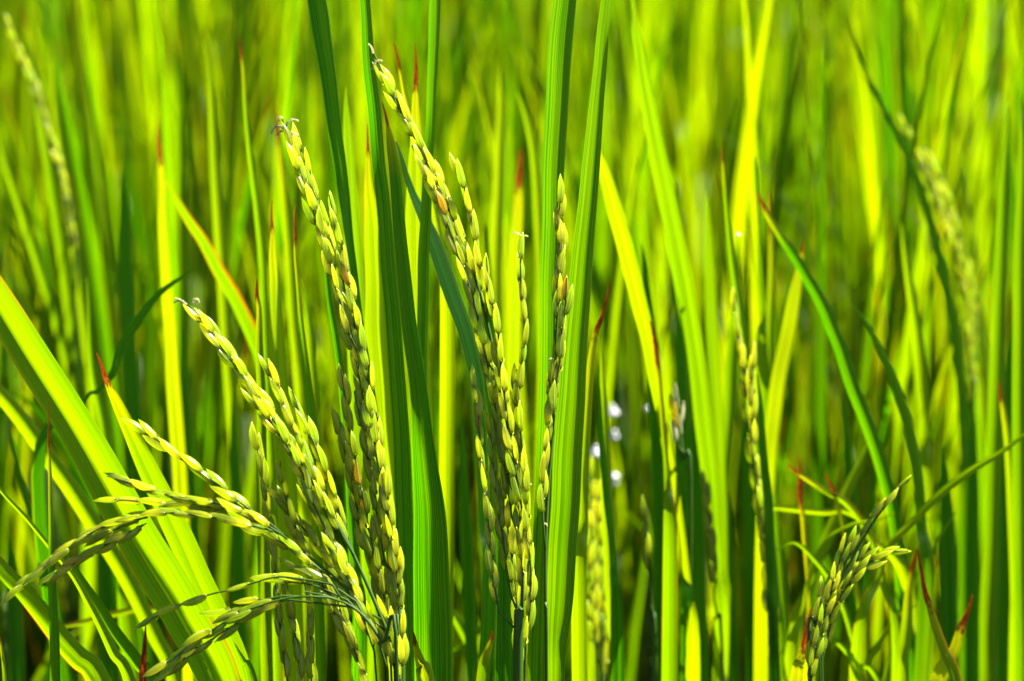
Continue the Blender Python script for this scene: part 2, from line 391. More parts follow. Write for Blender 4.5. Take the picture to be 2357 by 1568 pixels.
panicle(pl, 1.068, [(650, 275), (668, 320), (692, 385), (716, 455), (742, 530), (766, 610), (788, 690), (812, 770), (836, 860), (852, 950), (868, 1050), (884, 1140), (898, 1230), (908, 1320), (916, 1430), (922, 1568)],
    [(0, [(655, 290), (676, 350), (700, 420), (722, 490), (745, 560), (768, 640), (788, 710), (805, 770)]),
     (.004, [(672, 300), (700, 372), (722, 440), (750, 520), (776, 600), (796, 670), (818, 760)]),
     (-.003, [(757, 448), (772, 510), (790, 580), (803, 650), (818, 720), (832, 790), (842, 850)], {'w': .5}),
     (.003, [(780, 690), (800, 760), (822, 840), (836, 920), (850, 1000), (862, 1080)]),
     (-.003, [(800, 700), (828, 790), (850, 880), (864, 960), (878, 1040), (890, 1130)]),
     (-.005, [(840, 900), (858, 1000), (872, 1080), (888, 1170), (900, 1250), (914, 1330), (918, 1420)]),
     (.004, [(815, 900), (835, 990), (850, 1080), (866, 1170), (880, 1260), (894, 1340), (905, 1430)]),
     (.006, [(776, 950), (790, 1030), (808, 1110), (826, 1190), (846, 1270), (868, 1350), (886, 1440), (900, 1530)]),
     (.002, [(806, 1000), (820, 1080), (838, 1160), (856, 1250), (876, 1340), (894, 1430), (908, 1540)]),
     (-.006, [(880, 1090), (896, 1180), (912, 1280), (918, 1370), (920, 1460), (922, 1550)]),
     (.008, [(785, 850), (797, 930), (806, 1000), (815, 1080), (828, 1160), (845, 1250)])],
    curls=[(655, 300, 40, 1.5), (662, 300, 45, -1.6), (668, 310, 40, .8), (650, 275, 22, 2.5), (672, 322, 34, -2.2), (660, 318, 36, 1.9)])
panicle(pl, 1.056, [(420, 692), (455, 722), (492, 776), (540, 842), (588, 908), (642, 986), (692, 1062), (735, 1135), (782, 1215), (822, 1295), (862, 1385), (896, 1470), (920, 1568)],
    [(0, [(432, 700), (470, 742), (510, 800), (556, 862), (604, 930), (654, 1002), (700, 1075), (742, 1150), (784, 1225)]),
     (.004, [(458, 715), (498, 775), (544, 838), (590, 900), (636, 965), (686, 1045), (726, 1110), (770, 1190)]),
     (-.003, [(600, 818), (626, 868), (652, 925), (676, 985), (704, 1045), (732, 1110), (764, 1180), (792, 1240)], {'w': .6}),
     (.005, [(671, 893), (690, 950), (716, 1005), (738, 1060), (764, 1130), (790, 1200), (812, 1270)], {'w': .7}),
     (-.004, [(560, 870), (600, 940), (650, 1010), (696, 1090), (722, 1160), (760, 1240), (800, 1320), (830, 1400)]),
     (-.002, [(690, 1120), (725, 1180), (764, 1260), (800, 1340), (834, 1420), (862, 1500)]),
     (.006, [(612, 1128), (660, 1170), (700, 1218), (738, 1268), (780, 1330), (826, 1400)], {'w': .6}),
     (.004, [(645, 1062), (652, 1120), (668, 1180), (690, 1240), (722, 1300), (764, 1370), (800, 1440), (836, 1530)]),
     (-.005, [(760, 1250), (800, 1330), (836, 1400), (866, 1460), (892, 1540)]),
     (.008, [(586, 985), (600, 1060), (612, 1135), (622, 1220), (632, 1310), (640, 1400), (650, 1490), (662, 1568)], {'w': .6, 'join': False}),
     (.010, [(660, 1340), (668, 1400), (680, 1460), (690, 1540), (698, 1600)], {'w': .8, 'join': False}),
     (.009, [(700, 1340), (712, 1400), (714, 1470), (716, 1540), (720, 1600)], {'w': .8, 'join': False}),
     (.003, [(735, 1330), (766, 1400), (800, 1470), (836, 1540), (856, 1600)], {'w': .8}),
     (-.004, [(880, 1380), (902, 1440), (916, 1500), (922, 1568)])],
    curls=[(430, 705, 34, .5), (424, 700, 26, 1.0), (446, 700, 30, -2.4)])
# low spreading branches of the same plant
panicle(pl, 1.050, [(560, 1165), (625, 1208), (700, 1272), (770, 1330), (830, 1395), (880, 1480), (915, 1568)],
    [(-.002, [(293, 966), (345, 1000), (400, 1045), (458, 1085), (505, 1118), (560, 1162), (620, 1204)], {'gaps': ((.42, .52), (.93, 1))}),
     (-.004, [(245, 1096), (302, 1112), (350, 1126), (400, 1142), (450, 1150), (510, 1162), (570, 1184), (640, 1225)], {'w': .45}),
     (.002, [(222, 1157), (282, 1152), (340, 1156), (400, 1162), (450, 1156), (500, 1165)], {'w': .35, 'step': .0080}),
     (-.006, [(12, 1382), (62, 1338), (122, 1288), (182, 1243), (245, 1210), (310, 1188), (370, 1180), (440, 1184), (520, 1196), (600, 1215)], {'w': .5, 'gaps': ((.83, .9),)}),
     (-.003, [(95, 1350), (150, 1310), (215, 1270), (275, 1238), (330, 1208)], {'w': .7, 'join': False}),
     (.001, [(180, 1250), (236, 1232), (290, 1205), (340, 1190)], {'w': .6, 'join': False}),
     (.000, [(500, 1182), (560, 1204), (620, 1232), (680, 1268), (735, 1310)]),
     (.004, [(440, 1165), (500, 1172), (562, 1192), (640, 1238)], {'w': .8})],
    label='nearly level grain branches reaching to the left edge', ax_r=.0007)
panicle(pl, 1.046, [(700, 1362), (770, 1378), (830, 1412), (880, 1480), (915, 1568)],
    [(0, [(318, 1445), (372, 1412), (424, 1390), (478, 1370), (528, 1358), (582, 1342), (640, 1328), (700, 1334), (765, 1345)], {'w': .3, 'step': .0088, 'gaps': ((.44, .52), (.9, 1))}),
     (.003, [(610, 1325), (664, 1338), (730, 1350), (800, 1382)], {'w': .8, 'gaps': ((.6, 1),)}),
     (-.003, [(345, 1562), (392, 1522), (444, 1482), (498, 1444), (552, 1412), (612, 1390), (680, 1374), (760, 1376)], {'gaps': ((.82, 1),)}),
     (.002, [(372, 1568), (430, 1512), (490, 1470), (550, 1432), (604, 1400), (660, 1380)], {'gaps': ((.86, 1),)}),
     (-.001, [(480, 1412), (540, 1404), (596, 1384), (650, 1372)], {'gaps': ((.86, 1),)}),
     (.004, [(645, 1290), (700, 1318), (760, 1345), (820, 1385)], {'w': .7, 'gaps': ((.6, 1),)})],
    label='lowest grain branches bending down to the left', ax_r=.0007)
# --- plant with the tall central panicle
pl = plant('rice_plant', gpos(1180, 1.10), 'rice plant with the tallest arching panicle, between the dark and the broad blades')
panicle(pl, 1.074, [(855, 112), (880, 165), (920, 245), (965, 330), (1008, 418), (1045, 505), (1082, 600), (1110, 695), (1132, 790), (1150, 885), (1170, 985), (1190, 1085), (1202, 1185), (1204, 1300), (1200, 1420), (1192, 1568)],
    [(0, [(868, 145), (895, 205), (930, 270), (962, 330), (992, 395), (1020, 450), (1048, 520), (1076, 590), (1100, 660)]),
     (.003, [(882, 165), (918, 235), (950, 295), (985, 365), (1015, 430), (1040, 490), (1068, 565), (1095, 640), (1118, 720)]),
     (-.004, [(948, 335), (976, 395), (1004, 455), (1034, 525), (1058, 595), (1084, 670), (1102, 745), (1120, 830)]),
     (-.002, [(1038, 358), (1066, 425), (1080, 485), (1094, 545), (1104, 610), (1122, 690)], {'w': .4}),
     (-.005, [(1120, 592), (1124, 650), (1136, 715), (1148, 775), (1154, 850), (1164, 930)], {'w': .5}),
     (.002, [(1090, 690), (1108, 770), (1124, 850), (1140, 935), (1156, 1020), (1172, 1110)]),
     (.004, [(1110, 760), (1128, 850), (1142, 930), (1154, 1015), (1166, 1100), (1178, 1190)]),
     (-.003, [(1140, 760), (1150, 850), (1164, 940), (1178, 1030), (1194, 1120), (1206, 1210)]),
     (-.004, [(1082, 845), (1096, 920), (1104, 1000), (1112, 1080), (1122, 1160), (1128, 1240), (1134, 1320), (1150, 1410)], {'w': .6}),
     (.003, [(1120, 950), (1132, 1030), (1140, 1110), (1150, 1190), (1162, 1280), (1176, 1370)], {'w': .8}),
     (.001, [(1170, 960), (1182, 1050), (1192, 1140), (1200, 1230), (1204, 1320), (1204, 1400)]),
     (-.005, [(1208, 1080), (1212, 1150), (1214, 1230), (1222, 1310), (1220, 1400), (1210, 1490)], {'w': .8}),
     (.005, [(1150, 1100), (1164, 1190), (1178, 1280), (1188, 1370), (1192, 1460), (1192, 1550)]),
     (-.001, [(1200, 545), (1198, 610), (1202, 680), (1208, 750), (1204, 820), (1196, 890), (1196, 960), (1202, 1030), (1208, 1100)], {'w': .35, 'step': .0082, 'join': False}),
     (.001, [(1190, 850), (1186, 920), (1192, 990), (1200, 1060), (1206, 1130)], {'w': .5})],
    curls=[(858, 125, 26, .6), (862, 150, 24, -1.2), (868, 165, 22, 1.8), (1198, 545, 22, .9), (1202, 548, 16, -1.2), (1222, 1118, 14, 2), (1214, 1180, 16, 1)])
leaf(pl, 1.085, [(1158, 1128, 3), (1157, 1180, 12, *DK), (1159, 1260, 26, *DK), (1162, 1350, 34, *DK), (1163, 1450, 38, *DK), (1162, 1568, 42, *DK)], dry=.2, yel=.0)
leaf(pl, 1.12, [(1134, 1452, 3), (1125, 1490, 14), (1112, 1568, 30)], edge=1, dry=.2, yel=.3)
# --- plant with the two broad folded blades right of centre
pl = plant('rice_plant', gpos(1265, 1.10), 'rice plant with two very broad upright blades and a thin panicle between them')
leaf(pl, 1.11, [(1308, 0, 54), (1297, 140, 54), (1289, 280, 52), (1282, 420, 50), (1278, 580, 48), (1274, 750, 46), (1270, 900, 44), (1267, 1050, 44), (1262, 1200, 50, 'M', 'D'), (1258, 1350, 56, 'D', 'D'), (1255, 1568, 60, 'D', 'D')], kl='B', kr='D', mid=.68, yel=.12)
leaf(pl, 1.088, [(1400, 0, 27, 'B', 'B'), (1391, 110, 29, 'B', 'M'), (1379, 240, 34, 'B', 'D'), (1366, 400, 42, 'B', 'D'), (1354, 540, 47, 'B', 'D'), (1342, 690, 54, 'B', 'D'), (1331, 850, 60, 'B', 'D'), (1322, 1000, 66, 'B', 'M'), (1313, 1150, 66, 'B', 'M'), (1305, 1290, 64, 'B', 'M'), (1297, 1420, 58), (1287, 1568, 40)], mid=.68, yel=.2)
panicle(pl, 1.079, [(1287, 430), (1290, 520), (1288, 620), (1288, 720), (1282, 820), (1276, 920), (1270, 1020), (1262, 1120), (1256, 1250), (1256, 1400), (1258, 1568)],
    [(0, [(1286, 418), (1289, 470), (1285, 530), (1290, 590), (1284, 650), (1284, 715), (1280, 780)], {'w': .6}),
     (.003, [(1280, 500), (1292, 560), (1290, 625), (1282, 690), (1288, 760), (1282, 840)], {'w': .5}),
     (-.003, [(1304, 640), (1302, 705), (1294, 760), (1290, 825), (1280, 890), (1276, 960)], {'w': .5}),
     (.002, [(1276, 760), (1280, 830), (1274, 900), (1270, 970), (1264, 1040)], {'w': .7}),
     (-.002, [(1270, 830), (1264, 900), (1262, 980), (1256, 1060), (1250, 1130), (1250, 1200)], {'w': .4})],
    curls=[(1272, 830, 14, 2), (1250, 1210, 16, -2), (1252, 1150, 12, 1.4)])
# --- bright blades behind the dark pair
pl = plant('rice_plant', gpos(960, 1.15), 'rice plant of bright yellow-green red-tipped blades standing behind the dark central blades')
leaf(pl, 1.14, [(845, 285, 2), (846, 350, 8), (849, 420, 20), (857, 520, 40), (862, 640, 48), (868, 780, 56), (878, 920, 60), (892, 1100, 60), (905, 1300, 56), (920, 1568, 50)], dry=.55, yel=.6, edge=.6, kl='B', kr='B')
leaf(pl, 1.135, [(957, 98, 2), (957, 170, 9), (958, 240, 17), (956, 330, 28), (955, 430, 40), (957, 560, 48), (960, 700, 50), (966, 850, 50), (972, 1000, 48), (980, 1250, 46), (985, 1568, 40)], dry=.8, yel=.65, kl='B', kr='B')
leaf(pl, 1.12, [(1006, 0, 26, 'B', 'D'), (1002, 120, 25, 'B', 'D'), (996, 260, 22, 'B', 'D'), (989, 400, 22, 'D', 'D'), (984, 520, 26, *DK), (980, 650, 26, *DK), (975, 780, 24, *DK), (980, 950, 22), (990, 1200, 22), (1000, 1568, 22)], yel=.1, mid=.7)
leaf(pl, 1.13, [(912, 325, 4), (935, 400, 12), (965, 470, 20), (1002, 560, 34), (1040, 660, 38), (1074, 760, 36), (1098, 860, 32), (1110, 1000, 26), (1118, 1200, 24)], kl=-1.0, kr=1.4, yel=0, mid=.6)
leaf(pl, 1.16, [(905, 100, 3), (920, 160, 8), (940, 240, 12), (965, 330, 16), (990, 420, 18), (1010, 560, 20)], dry=.5, yel=.7)
leaf(pl, 1.07, [(950, 1455, 3), (956, 1485, 12), (968, 1530, 26), (980, 1568, 40)], dry=.25, yel=.75)
# --- left: red tipped and thin blades
pl = plant('rice_plant', gpos(690, 1.17), 'rice plant of slim red-tipped blades standing upright behind the left panicles')
leaf(pl, 1.13, [(589, 640, 2), (592, 680, 9), (596, 720, 13), (598, 800, 19), (599, 900, 22), (602, 1050, 26), (608, 1250, 30), (615, 1568, 30)], dry=.4, yel=.45, kl='B', kr='M')
leaf(pl, 1.14, [(628, 462, 2), (627, 520, 8), (628, 570, 18), (631, 650, 28), (636, 760, 36), (643, 880, 44), (652, 1020, 48), (664, 1200, 50), (680, 1568, 46)], dry=.55, yel=.55, kl='B', kr='B')
leaf(pl, 1.135, [(682, 470, 2), (680, 520, 5), (681, 580, 8), (688, 680, 10), (698, 770, 14), (710, 880, 20), (722, 1000, 24), (730, 1200, 26), (740, 1568, 26)], dry=.7, edge=.7, yel=.2, kl='B', kr='D', mid=.6)
leaf(pl, 1.125, [(742, 590, 3), (752, 650, 10), (766, 730, 14), (776, 810, 16), (790, 900, 20), (802, 1050, 24), (815, 1300, 26)], kl='B', kr='D', yel=.0)
leaf(pl, 1.17, [(800, 300, 20), (806, 450, 34), (812, 600, 42), (818, 760, 44), (826, 950, 44), (838, 1200, 42)], kl='B', kr='B', yel=.35)
# --- the broad blade sweeping in from the left
pl = plant('rice_plant', gpos(540, 1.11), 'rice plant with the widest blade sweeping up to the left edge, beside a red-tipped blade')
leaf(pl, 1.10, [(-190, 420, 20), (-90, 580, 70), (0, 728, 88), (95, 880, 92), (195, 1040, 98), (270, 1180, 104), (345, 1310, 108), (420, 1440, 108), (490, 1568, 106)], kl='D', kr='B', mid=.34, yel=.35, edge=.5)
leaf(pl, 1.115, [(222, 812, 2), (233, 848, 9), (246, 884, 16), (270, 940, 30), (302, 1010, 42), (345, 1100, 54), (392, 1205, 66), (440, 1310, 68), (490, 1420, 70), (545, 1568, 70)], dry=.62, yel=.4, kl='B', kr='B', mid=.4)
leaf(pl, 1.09, [(540, 1480, 3), (560, 1520, 14), (580, 1568, 26)], yel=.2, edge=.8)
# --- bottom left corner
pl = plant('rice_plant', gpos(150, 1.08), 'rice plant in the lower left corner with a brown-tipped vertical blade crossing the grain branches')
leaf(pl, 1.06, [(110, 925, 2), (111, 1000, 4), (113, 1080, 9), (117, 1200, 14), (120, 1320, 19), (123, 1440, 24), (126, 1568, 27)], dry=.8, edge=.6, yel=.12, kl='B', kr='D')
leaf(pl, 1.09, [(-60, 1040, 8), (0, 1128, 9), (60, 1196, 11), (120, 1268, 13), (170, 1330, 15), (215, 1410, 20), (260, 1500, 26), (298, 1568, 30)], yel=.45, kl='B', kr='D')
leaf(pl, 1.10, [(150, 1265, 6), (185, 1330, 14), (225, 1390, 22), (270, 1460, 28), (320, 1530, 32), (348, 1568, 34)], yel=.15, kl='B', kr='M')
leaf(pl, 1.13, [(-60, 1200, 20), (0, 1300, 36), (60, 1366, 46), (120, 1440, 52), (180, 1510, 56), (230, 1568, 58)], yel=.35, edge=1, kl='B', kr='M', mid=.55)
leaf(pl, 1.05, [(333, 1440, 3), (332, 1500, 12), (328, 1568, 20)], dry=1, edge=1, yel=.9)
leaf(pl, 1.07, [(-8, 1420, 2), (4, 1500, 8), (10, 1568, 12)], yel=.2, dry=.4)
#@@MIDGROUND
pl = plant('rice_plant', gpos(450, 1.26), 'slightly blurred rice plant with one bright yellow blade ending rust-red, upper left')
leaf(pl, 1.27, [(364, 280, 3), (366, 320, 10), (370, 380, 18), (374, 460, 26), (378, 580, 32), (388, 720, 38), (398, 850, 42), (410, 1050, 44), (425, 1300, 40)], dry=.8, yel=.95, kl='B', kr='B')
leaf(pl, 1.25, [(392, 435, 10), (425, 495, 24), (465, 560, 32), (510, 640, 38), (555, 720, 40), (600, 830, 42), (640, 960, 40), (660, 1150, 36)], yel=.35, edge=1, kl='B', kr='B', mid=.4)
leaf(pl, 1.19, [(445, 618, 3), (400, 650, 12), (355, 690, 20), (312, 742, 28), (280, 800, 28), (258, 860, 20), (225, 900, 14), (190, 935, 12)], yel=.0, edge=.3, kl='D', kr='D')
leaf(pl, 1.24, [(200, 640, 3), (206, 760, 14), (220, 880, 22), (240, 1000, 26), (260, 1150, 30), (280, 1300, 30)], yel=.3)
pl = plant('rice_plant', gpos(330, 1.21), 'rice plant of blurred yellowish leaning blades between the broad left blade and the corner')
leaf(pl, 1.20, [(-140, 780, 20), (-60, 850, 36), (20, 930, 46), (95, 1030, 50), (165, 1130, 52), (235, 1240, 52), (300, 1350, 50), (360, 1470, 46), (400, 1568, 44)], yel=.5, kl='B', kr='M')
leaf(pl, 1.24, [(20, 960, 4), (35, 1050, 14), (60, 1150, 18), (95, 1260, 20), (130, 1400, 22)], kl='D', kr='D', yel=.0)
leaf(pl, 1.22, [(165, 1438, 12), (220, 1425, 18), (290, 1408, 18), (340, 1400, 18), (400, 1450, 18)], edge=1, yel=.4)
pl = plant('rice_plant', gpos(620, 1.30), 'softly blurred rice plant with a needle-thin dark-tipped blade high above the left panicle')
leaf(pl, 1.22, [(553, 80, 2), (556, 120, 6), (562, 190, 12), (572, 290, 16), (584, 400, 22), (598, 520, 24), (608, 660, 26), (616, 850, 28), (625, 1100, 28)], dry=.5, yel=.35, kl='B', kr='D', mid=.6)
leaf(pl, 1.32, [(480, 120, 10), (488, 250, 24), (498, 400, 34), (508, 560, 38), (520, 760, 40), (540, 1000, 40)], yel=.55)
leaf(pl, 1.30, [(632, 235, 3), (640, 300, 12), (650, 400, 22), (662, 520, 30), (672, 680, 32), (690, 900, 32)], dry=.8, yel=.6)
leaf(pl, 1.26, [(690, 640, 3), (706, 700, 14), (716, 780, 26), (720, 880, 32), (724, 1000, 34), (730, 1200, 32)], yel=.4)
pl = plant('rice_plant', gpos(1180, 1.32), 'softly blurred rice plant with a yellow orange-tipped blade behind the thin vertical grain string')
leaf(pl, 1.30, [(1197, 342, 4), (1196, 390, 14), (1193, 470, 26), (1189, 580, 34), (1185, 720, 40), (1182, 880, 42), (1178, 1050, 42), (1172, 1250, 38)], dry=.8, yel=.85, kl='B', kr='B')
leaf(pl, 1.36, [(1152, 190, 12), (1153, 260, 24), (1150, 380, 32), (1145, 520, 36), (1140, 700, 38), (1136, 900, 38)], yel=.7)
leaf(pl, 1.34, [(1190, 210, 4), (1215, 280, 18), (1232, 380, 26), (1242, 520, 30), (1248, 700, 32)], yel=.5)
leaf(pl, 1.22, [(1030, 1100, 3), (1022, 1150, 14), (1014, 1240, 24), (1008, 1350, 28), (1004, 1500, 30)], dry=.4, yel=.8)
leaf(pl, 1.20, [(1000, 1000, 2), (1001, 1060, 8), (1004, 1140, 14), (1010, 1300, 16)], dry=.5, yel=.4)
leaf(pl, 1.24, [(960, 1290, 10), (1000, 1350, 18), (1050, 1430, 22), (1090, 1500, 24), (1125, 1568, 26)], yel=.3, kl='B', kr='M')
leaf(pl, 1.26, [(1190, 1330, 8), (1150, 1390, 18), (1110, 1440, 20), (1060, 1490, 22), (1020, 1540, 24)], yel=.3, kl='B', kr='D')
pl = plant('rice_plant', gpos(1420, 1.17), 'rice plant with a curved blood-red leaf tip just right of the broad folded blades')
leaf(pl, 1.14, [(1403, 650, 2), (1397, 690, 5), (1386, 725, 8), (1372, 760, 12), (1363, 820, 16), (1352, 920, 20), (1345, 1050, 24), (1340, 1200, 24)], dry=.95, yel=.5)
leaf(pl, 1.20, [(1385, 800, 6), (1388, 900, 18), (1392, 1020, 28), (1398, 1150, 34), (1404, 1290, 36), (1412, 1420, 34), (1424, 1568, 32)], yel=.55, kl='B', kr='M')
leaf(pl, 1.18, [(1376, 840, 3), (1380, 930, 10), (1386, 1040, 14), (1396, 1150, 16), (1410, 1300, 16)], kl='D', kr='D', yel=0)
leaf(pl, 1.18, [(1336, 1080, 3), (1336, 1200, 7), (1340, 1350, 8), (1346, 1568, 9)], dry=1, edge=1, yel=.8, label='dead brown blade')
panicle(pl, 1.27, [(1362, 1100), (1366, 1200), (1370, 1300), (1376, 1400), (1384, 1568)],
    [(0, [(1355, 1060), (1358, 1120), (1362, 1190), (1364, 1260), (1368, 1330), (1370, 1420)]), (.004, [(1372, 1110), (1374, 1180), (1378, 1260), (1380, 1340), (1384, 1420)]),
     (-.004, [(1348, 1180), (1352, 1250), (1358, 1330), (1364, 1400), (1370, 1500)]), (.002, [(1366, 1300), (1372, 1370), (1380, 1450), (1384, 1540)]), (.003, [(1388, 1340), (1390, 1410), (1392, 1490), (1392, 1560)])], size=.9)
pl = plant('rice_plant', gpos(1560, 1.26), 'rice plant with two long bright blades leaning left into the upper middle-right')
leaf(pl, 1.24, [(1455, 0, 10), (1466, 80, 26), (1484, 190, 38), (1508, 320, 46), (1534, 450, 50), (1560, 580, 52), (1582, 700, 52), (1602, 830, 50), (1618, 960, 48), (1636, 1120, 46), (1650, 1300, 44)], yel=.35, kl='B', kr='B')
leaf(pl, 1.22, [(1350, 280, 3), (1362, 330, 16), (1388, 400, 32), (1416, 500, 42), (1444, 610, 44), (1468, 710, 42), (1490, 800, 36), (1510, 900, 30), (1530, 1010, 28), (1552, 1150, 28), (1575, 1350, 28)], yel=.75, dry=.3, kl='B', kr='B', mid=.35)
leaf(pl, 1.18, [(1495, 740, 3), (1508, 790, 8), (1516, 850, 10), (1522, 950, 12), (1535, 1100, 14)], dry=.9, edge=.8, yel=.3)
leaf(pl, 1.30, [(1628, 480, 10), (1632, 600, 26), (1638, 740, 34), (1646, 880, 36), (1652, 1000, 34), (1658, 1100, 30), (1662, 1300, 28)], yel=.35, kl='B', kr='B')
leaf(pl, 1.31, [(1700, 560, 8), (1696, 660, 22), (1690, 780, 32), (1682, 900, 36), (1674, 1020, 32), (1668, 1150, 28), (1664, 1300, 24)], yel=.3, kl='B', kr='M')
leaf(pl, 1.24, [(1482, 600, 10), (1500, 760, 30), (1512, 950, 44), (1520, 1150, 50), (1524, 1350, 52), (1526, 1568, 52)], kl='D', kr='D', yel=0)
leaf(pl, 1.22, [(1552, 880, 3), (1560, 960, 12), (1562, 1050, 20), (1566, 1150, 26), (1575, 1300, 26)], kl='D', kr='D', yel=0)
panicle(pl, 1.22, [(1558, 900), (1562, 960), (1572, 1050), (1590, 1200)], [(0, [(1548, 888), (1552, 930), (1556, 980), (1562, 1030)]), (.003, [(1560, 900), (1564, 950), (1566, 1010)])], foot=True, pale=.6)
panicle(pl, 1.22, [(1484, 1160), (1488, 1260), (1500, 1400), (1510, 1568)], [(0, [(1482, 1150), (1486, 1200), (1490, 1260), (1494, 1320)], {'w': .4})])
pl = plant('rice_plant', gpos(1800, 1.22), 'rice plant bearing the blurred yellow grain string beside a tall thin blade, right half')
leaf(pl, 1.23, [(1662, 340, 3), (1668, 430, 12), (1680, 540, 18), (1694, 650, 24), (1708, 760, 28), (1724, 880, 30), (1742, 1010, 32), (1762, 1160, 34), (1780, 1350, 34)], dry=.3, yel=.3, kl='B', kr='M')
leaf(pl, 1.30, [(1770, 440, 3), (1774, 540, 12), (1776, 660, 24), (1772, 800, 30), (1768, 950, 32), (1764, 1150, 32)], dry=.8, yel=.4)
leaf(pl, 1.28, [(1842, 600, 12), (1828, 680, 30), (1812, 770, 36), (1796, 860, 38), (1780, 960, 38), (1768, 1100, 34)], dry=.3, yel=.95, kl='B', kr='B')
leaf(pl, 1.20, [(1742, 860, 4), (1752, 960, 16), (1762, 1080, 24), (1770, 1200, 28), (1776, 1350, 30), (1784, 1568, 30)], kl='D', kr='D', yel=0)
panicle(pl, 1.205, [(1694, 680), (1704, 760), (1716, 850), (1724, 950), (1734, 1050), (1748, 1160), (1762, 1280), (1774, 1400), (1780, 1568)],
    [(0, [(1692, 672), (1696, 730), (1704, 790), (1712, 850), (1718, 910), (1722, 980)], {'w': .5}), (.003, [(1690, 740), (1704, 800), (1712, 870), (1720, 950), (1728, 1030)], {'w': .5}),
     (-.003, [(1732, 800), (1734, 860), (1732, 930), (1732, 1000), (1736, 1070)], {'w': .6}), (.001, [(1740, 1060), (1748, 1130), (1754, 1200), (1764, 1280), (1772, 1360), (1778, 1440), (1782, 1540)], {'w': .5}),
     (-.003, [(1750, 1130), (1760, 1210), (1768, 1290), (1776, 1370), (1784, 1450), (1790, 1540)], {'w': .6}), (.004, [(1722, 1000), (1736, 1090), (1748, 1180), (1756, 1260), (1764, 1350), (1770, 1460)], {'w': .7})])
panicle(pl, 1.24, [(1630, 1100), (1640, 1250), (1652, 1400), (1665, 1568)], [(0, [(1622, 1090), (1628, 1150), (1636, 1220), (1642, 1290), (1650, 1360)]), (.004, [(1640, 1130), (1646, 1200), (1652, 1280), (1656, 1360), (1664, 1450)])])
pl = plant('rice_plant', gpos(2040, 1.28), 'rice plant with long dark blades slanting down across the right side of the field')
leaf(pl, 1.24, [(1740, 440, 4), (1766, 490, 14), (1802, 550, 22), (1846, 615, 28), (1888, 690, 32), (1924, 775, 34), (1958, 870, 36), (1994, 970, 36), (2028, 1070, 36), (2060, 1200, 36), (2080, 1400, 36)], dry=.4, kl='B', kr='D', yel=.05)
leaf(pl, 1.22, [(1955, 690, 4), (1990, 740, 12), (2022, 800, 20), (2056, 880, 28), (2086, 970, 30), (2106, 1070, 30), (2116, 1200, 30)], yel=.2, kl='D', kr='D', mid=.4)
leaf(pl, 1.28, [(1740, 400, 10), (1745, 500, 10), (1752, 600, 12), (1760, 720, 14)], yel=.3)
leaf(pl, 1.20, [(2430, 950, 4), (2357, 1002, 10), (2290, 1050, 17), (2220, 1092, 22), (2150, 1150, 24), (2090, 1212, 22), (2045, 1262, 20), (2020, 1330, 20)], yel=.5, edge=.6, kl='B', kr='M')
leaf(pl, 1.22, [(1812, 1070, 4), (1850, 1098, 12), (1900, 1130, 16), (1950, 1160, 18), (2000, 1230, 18), (2030, 1330, 18)], yel=.4, edge=.9, dry=.3)
leaf(pl, 1.24, [(1788, 1168, 14), (1840, 1174, 18), (1900, 1178, 18), (1950, 1180, 18), (2010, 1240, 18)], yel=.6)
leaf(pl, 1.23, [(1842, 1100, 12), (1844, 1150, 14), (1850, 1220, 12), (1856, 1300, 10), (1862, 1400, 10)], dry=1, edge=1, yel=1, label='withered orange blade')
leaf(pl, 1.26, [(1990, 1040, 12), (1960, 1110, 26), (1925, 1190, 30), (1895, 1260, 30), (1870, 1340, 28)], yel=.5)
panicle(pl, 1.13, [(2092, 1105), (2050, 1150), (2005, 1210), (1960, 1290), (1920, 1370), (1890, 1450), (1865, 1568)],
    [(0, [(2096, 1100), (2050, 1142), (2008, 1190), (1975, 1240), (1945, 1300)], {'w': .3, 'pale': .1, 'step': .009}), (.003, [(2090, 1268), (2040, 1272), (1995, 1292), (1955, 1330), (1920, 1390)], {'pale': .1, 'w': .6}),
     (-.002, [(2030, 1290), (1985, 1310), (1950, 1350), (1915, 1410), (1890, 1480)], {'pale': .0}), (.002, [(1960, 1215), (1940, 1270), (1920, 1330), (1900, 1400), (1884, 1470)]),
     (-.004, [(1930, 1300), (1915, 1360), (1895, 1420), (1880, 1490), (1868, 1560)]), (.004, [(1990, 1250), (1962, 1310), (1935, 1370), (1912, 1440), (1892, 1520)]), (-.001, [(1900, 1340), (1886, 1400), (1872, 1470), (1860, 1550)])], spread=1.5, size=.82)
pl = plant('rice_plant', gpos(2190, 1.18), 'rice plant with a dark teal brown-tipped blade near the lower right corner')
leaf(pl, 1.15, [(2112, 1265, 2), (2119, 1310, 7), (2130, 1370, 13), (2146, 1430, 19), (2168, 1500, 23), (2194, 1568, 28)], dry=1, edge=.8, yel=0, kl='D', kr='D', mid=.3)
leaf(pl, 1.17, [(2238, 1368, 2), (2228, 1405, 8), (2212, 1450, 16), (2190, 1510, 24), (2160, 1568, 34)], dry=.7, yel=.8, kl='B', kr='B')
leaf(pl, 1.20, [(2108, 1262, 3), (2098, 1320, 12), (2090, 1400, 26), (2082, 1480, 32), (2080, 1568, 34)], dry=.5, yel=.5)
pl = plant('rice_plant', gpos(1835, 1.16), 'small yellow rice shoot with a scorched tip at the bottom edge, right of centre')
leaf(pl, 1.14, [(1867, 1398, 2), (1862, 1430, 8), (1854, 1470, 14), (1843, 1520, 20), (1832, 1568, 28)], dry=.8, yel=.9, kl='B', kr='B')
pl = plant('rice_plant', gpos(2240, 1.38), 'blurred rice plant with a long drooping panicle beside a dark curved blade, far right')
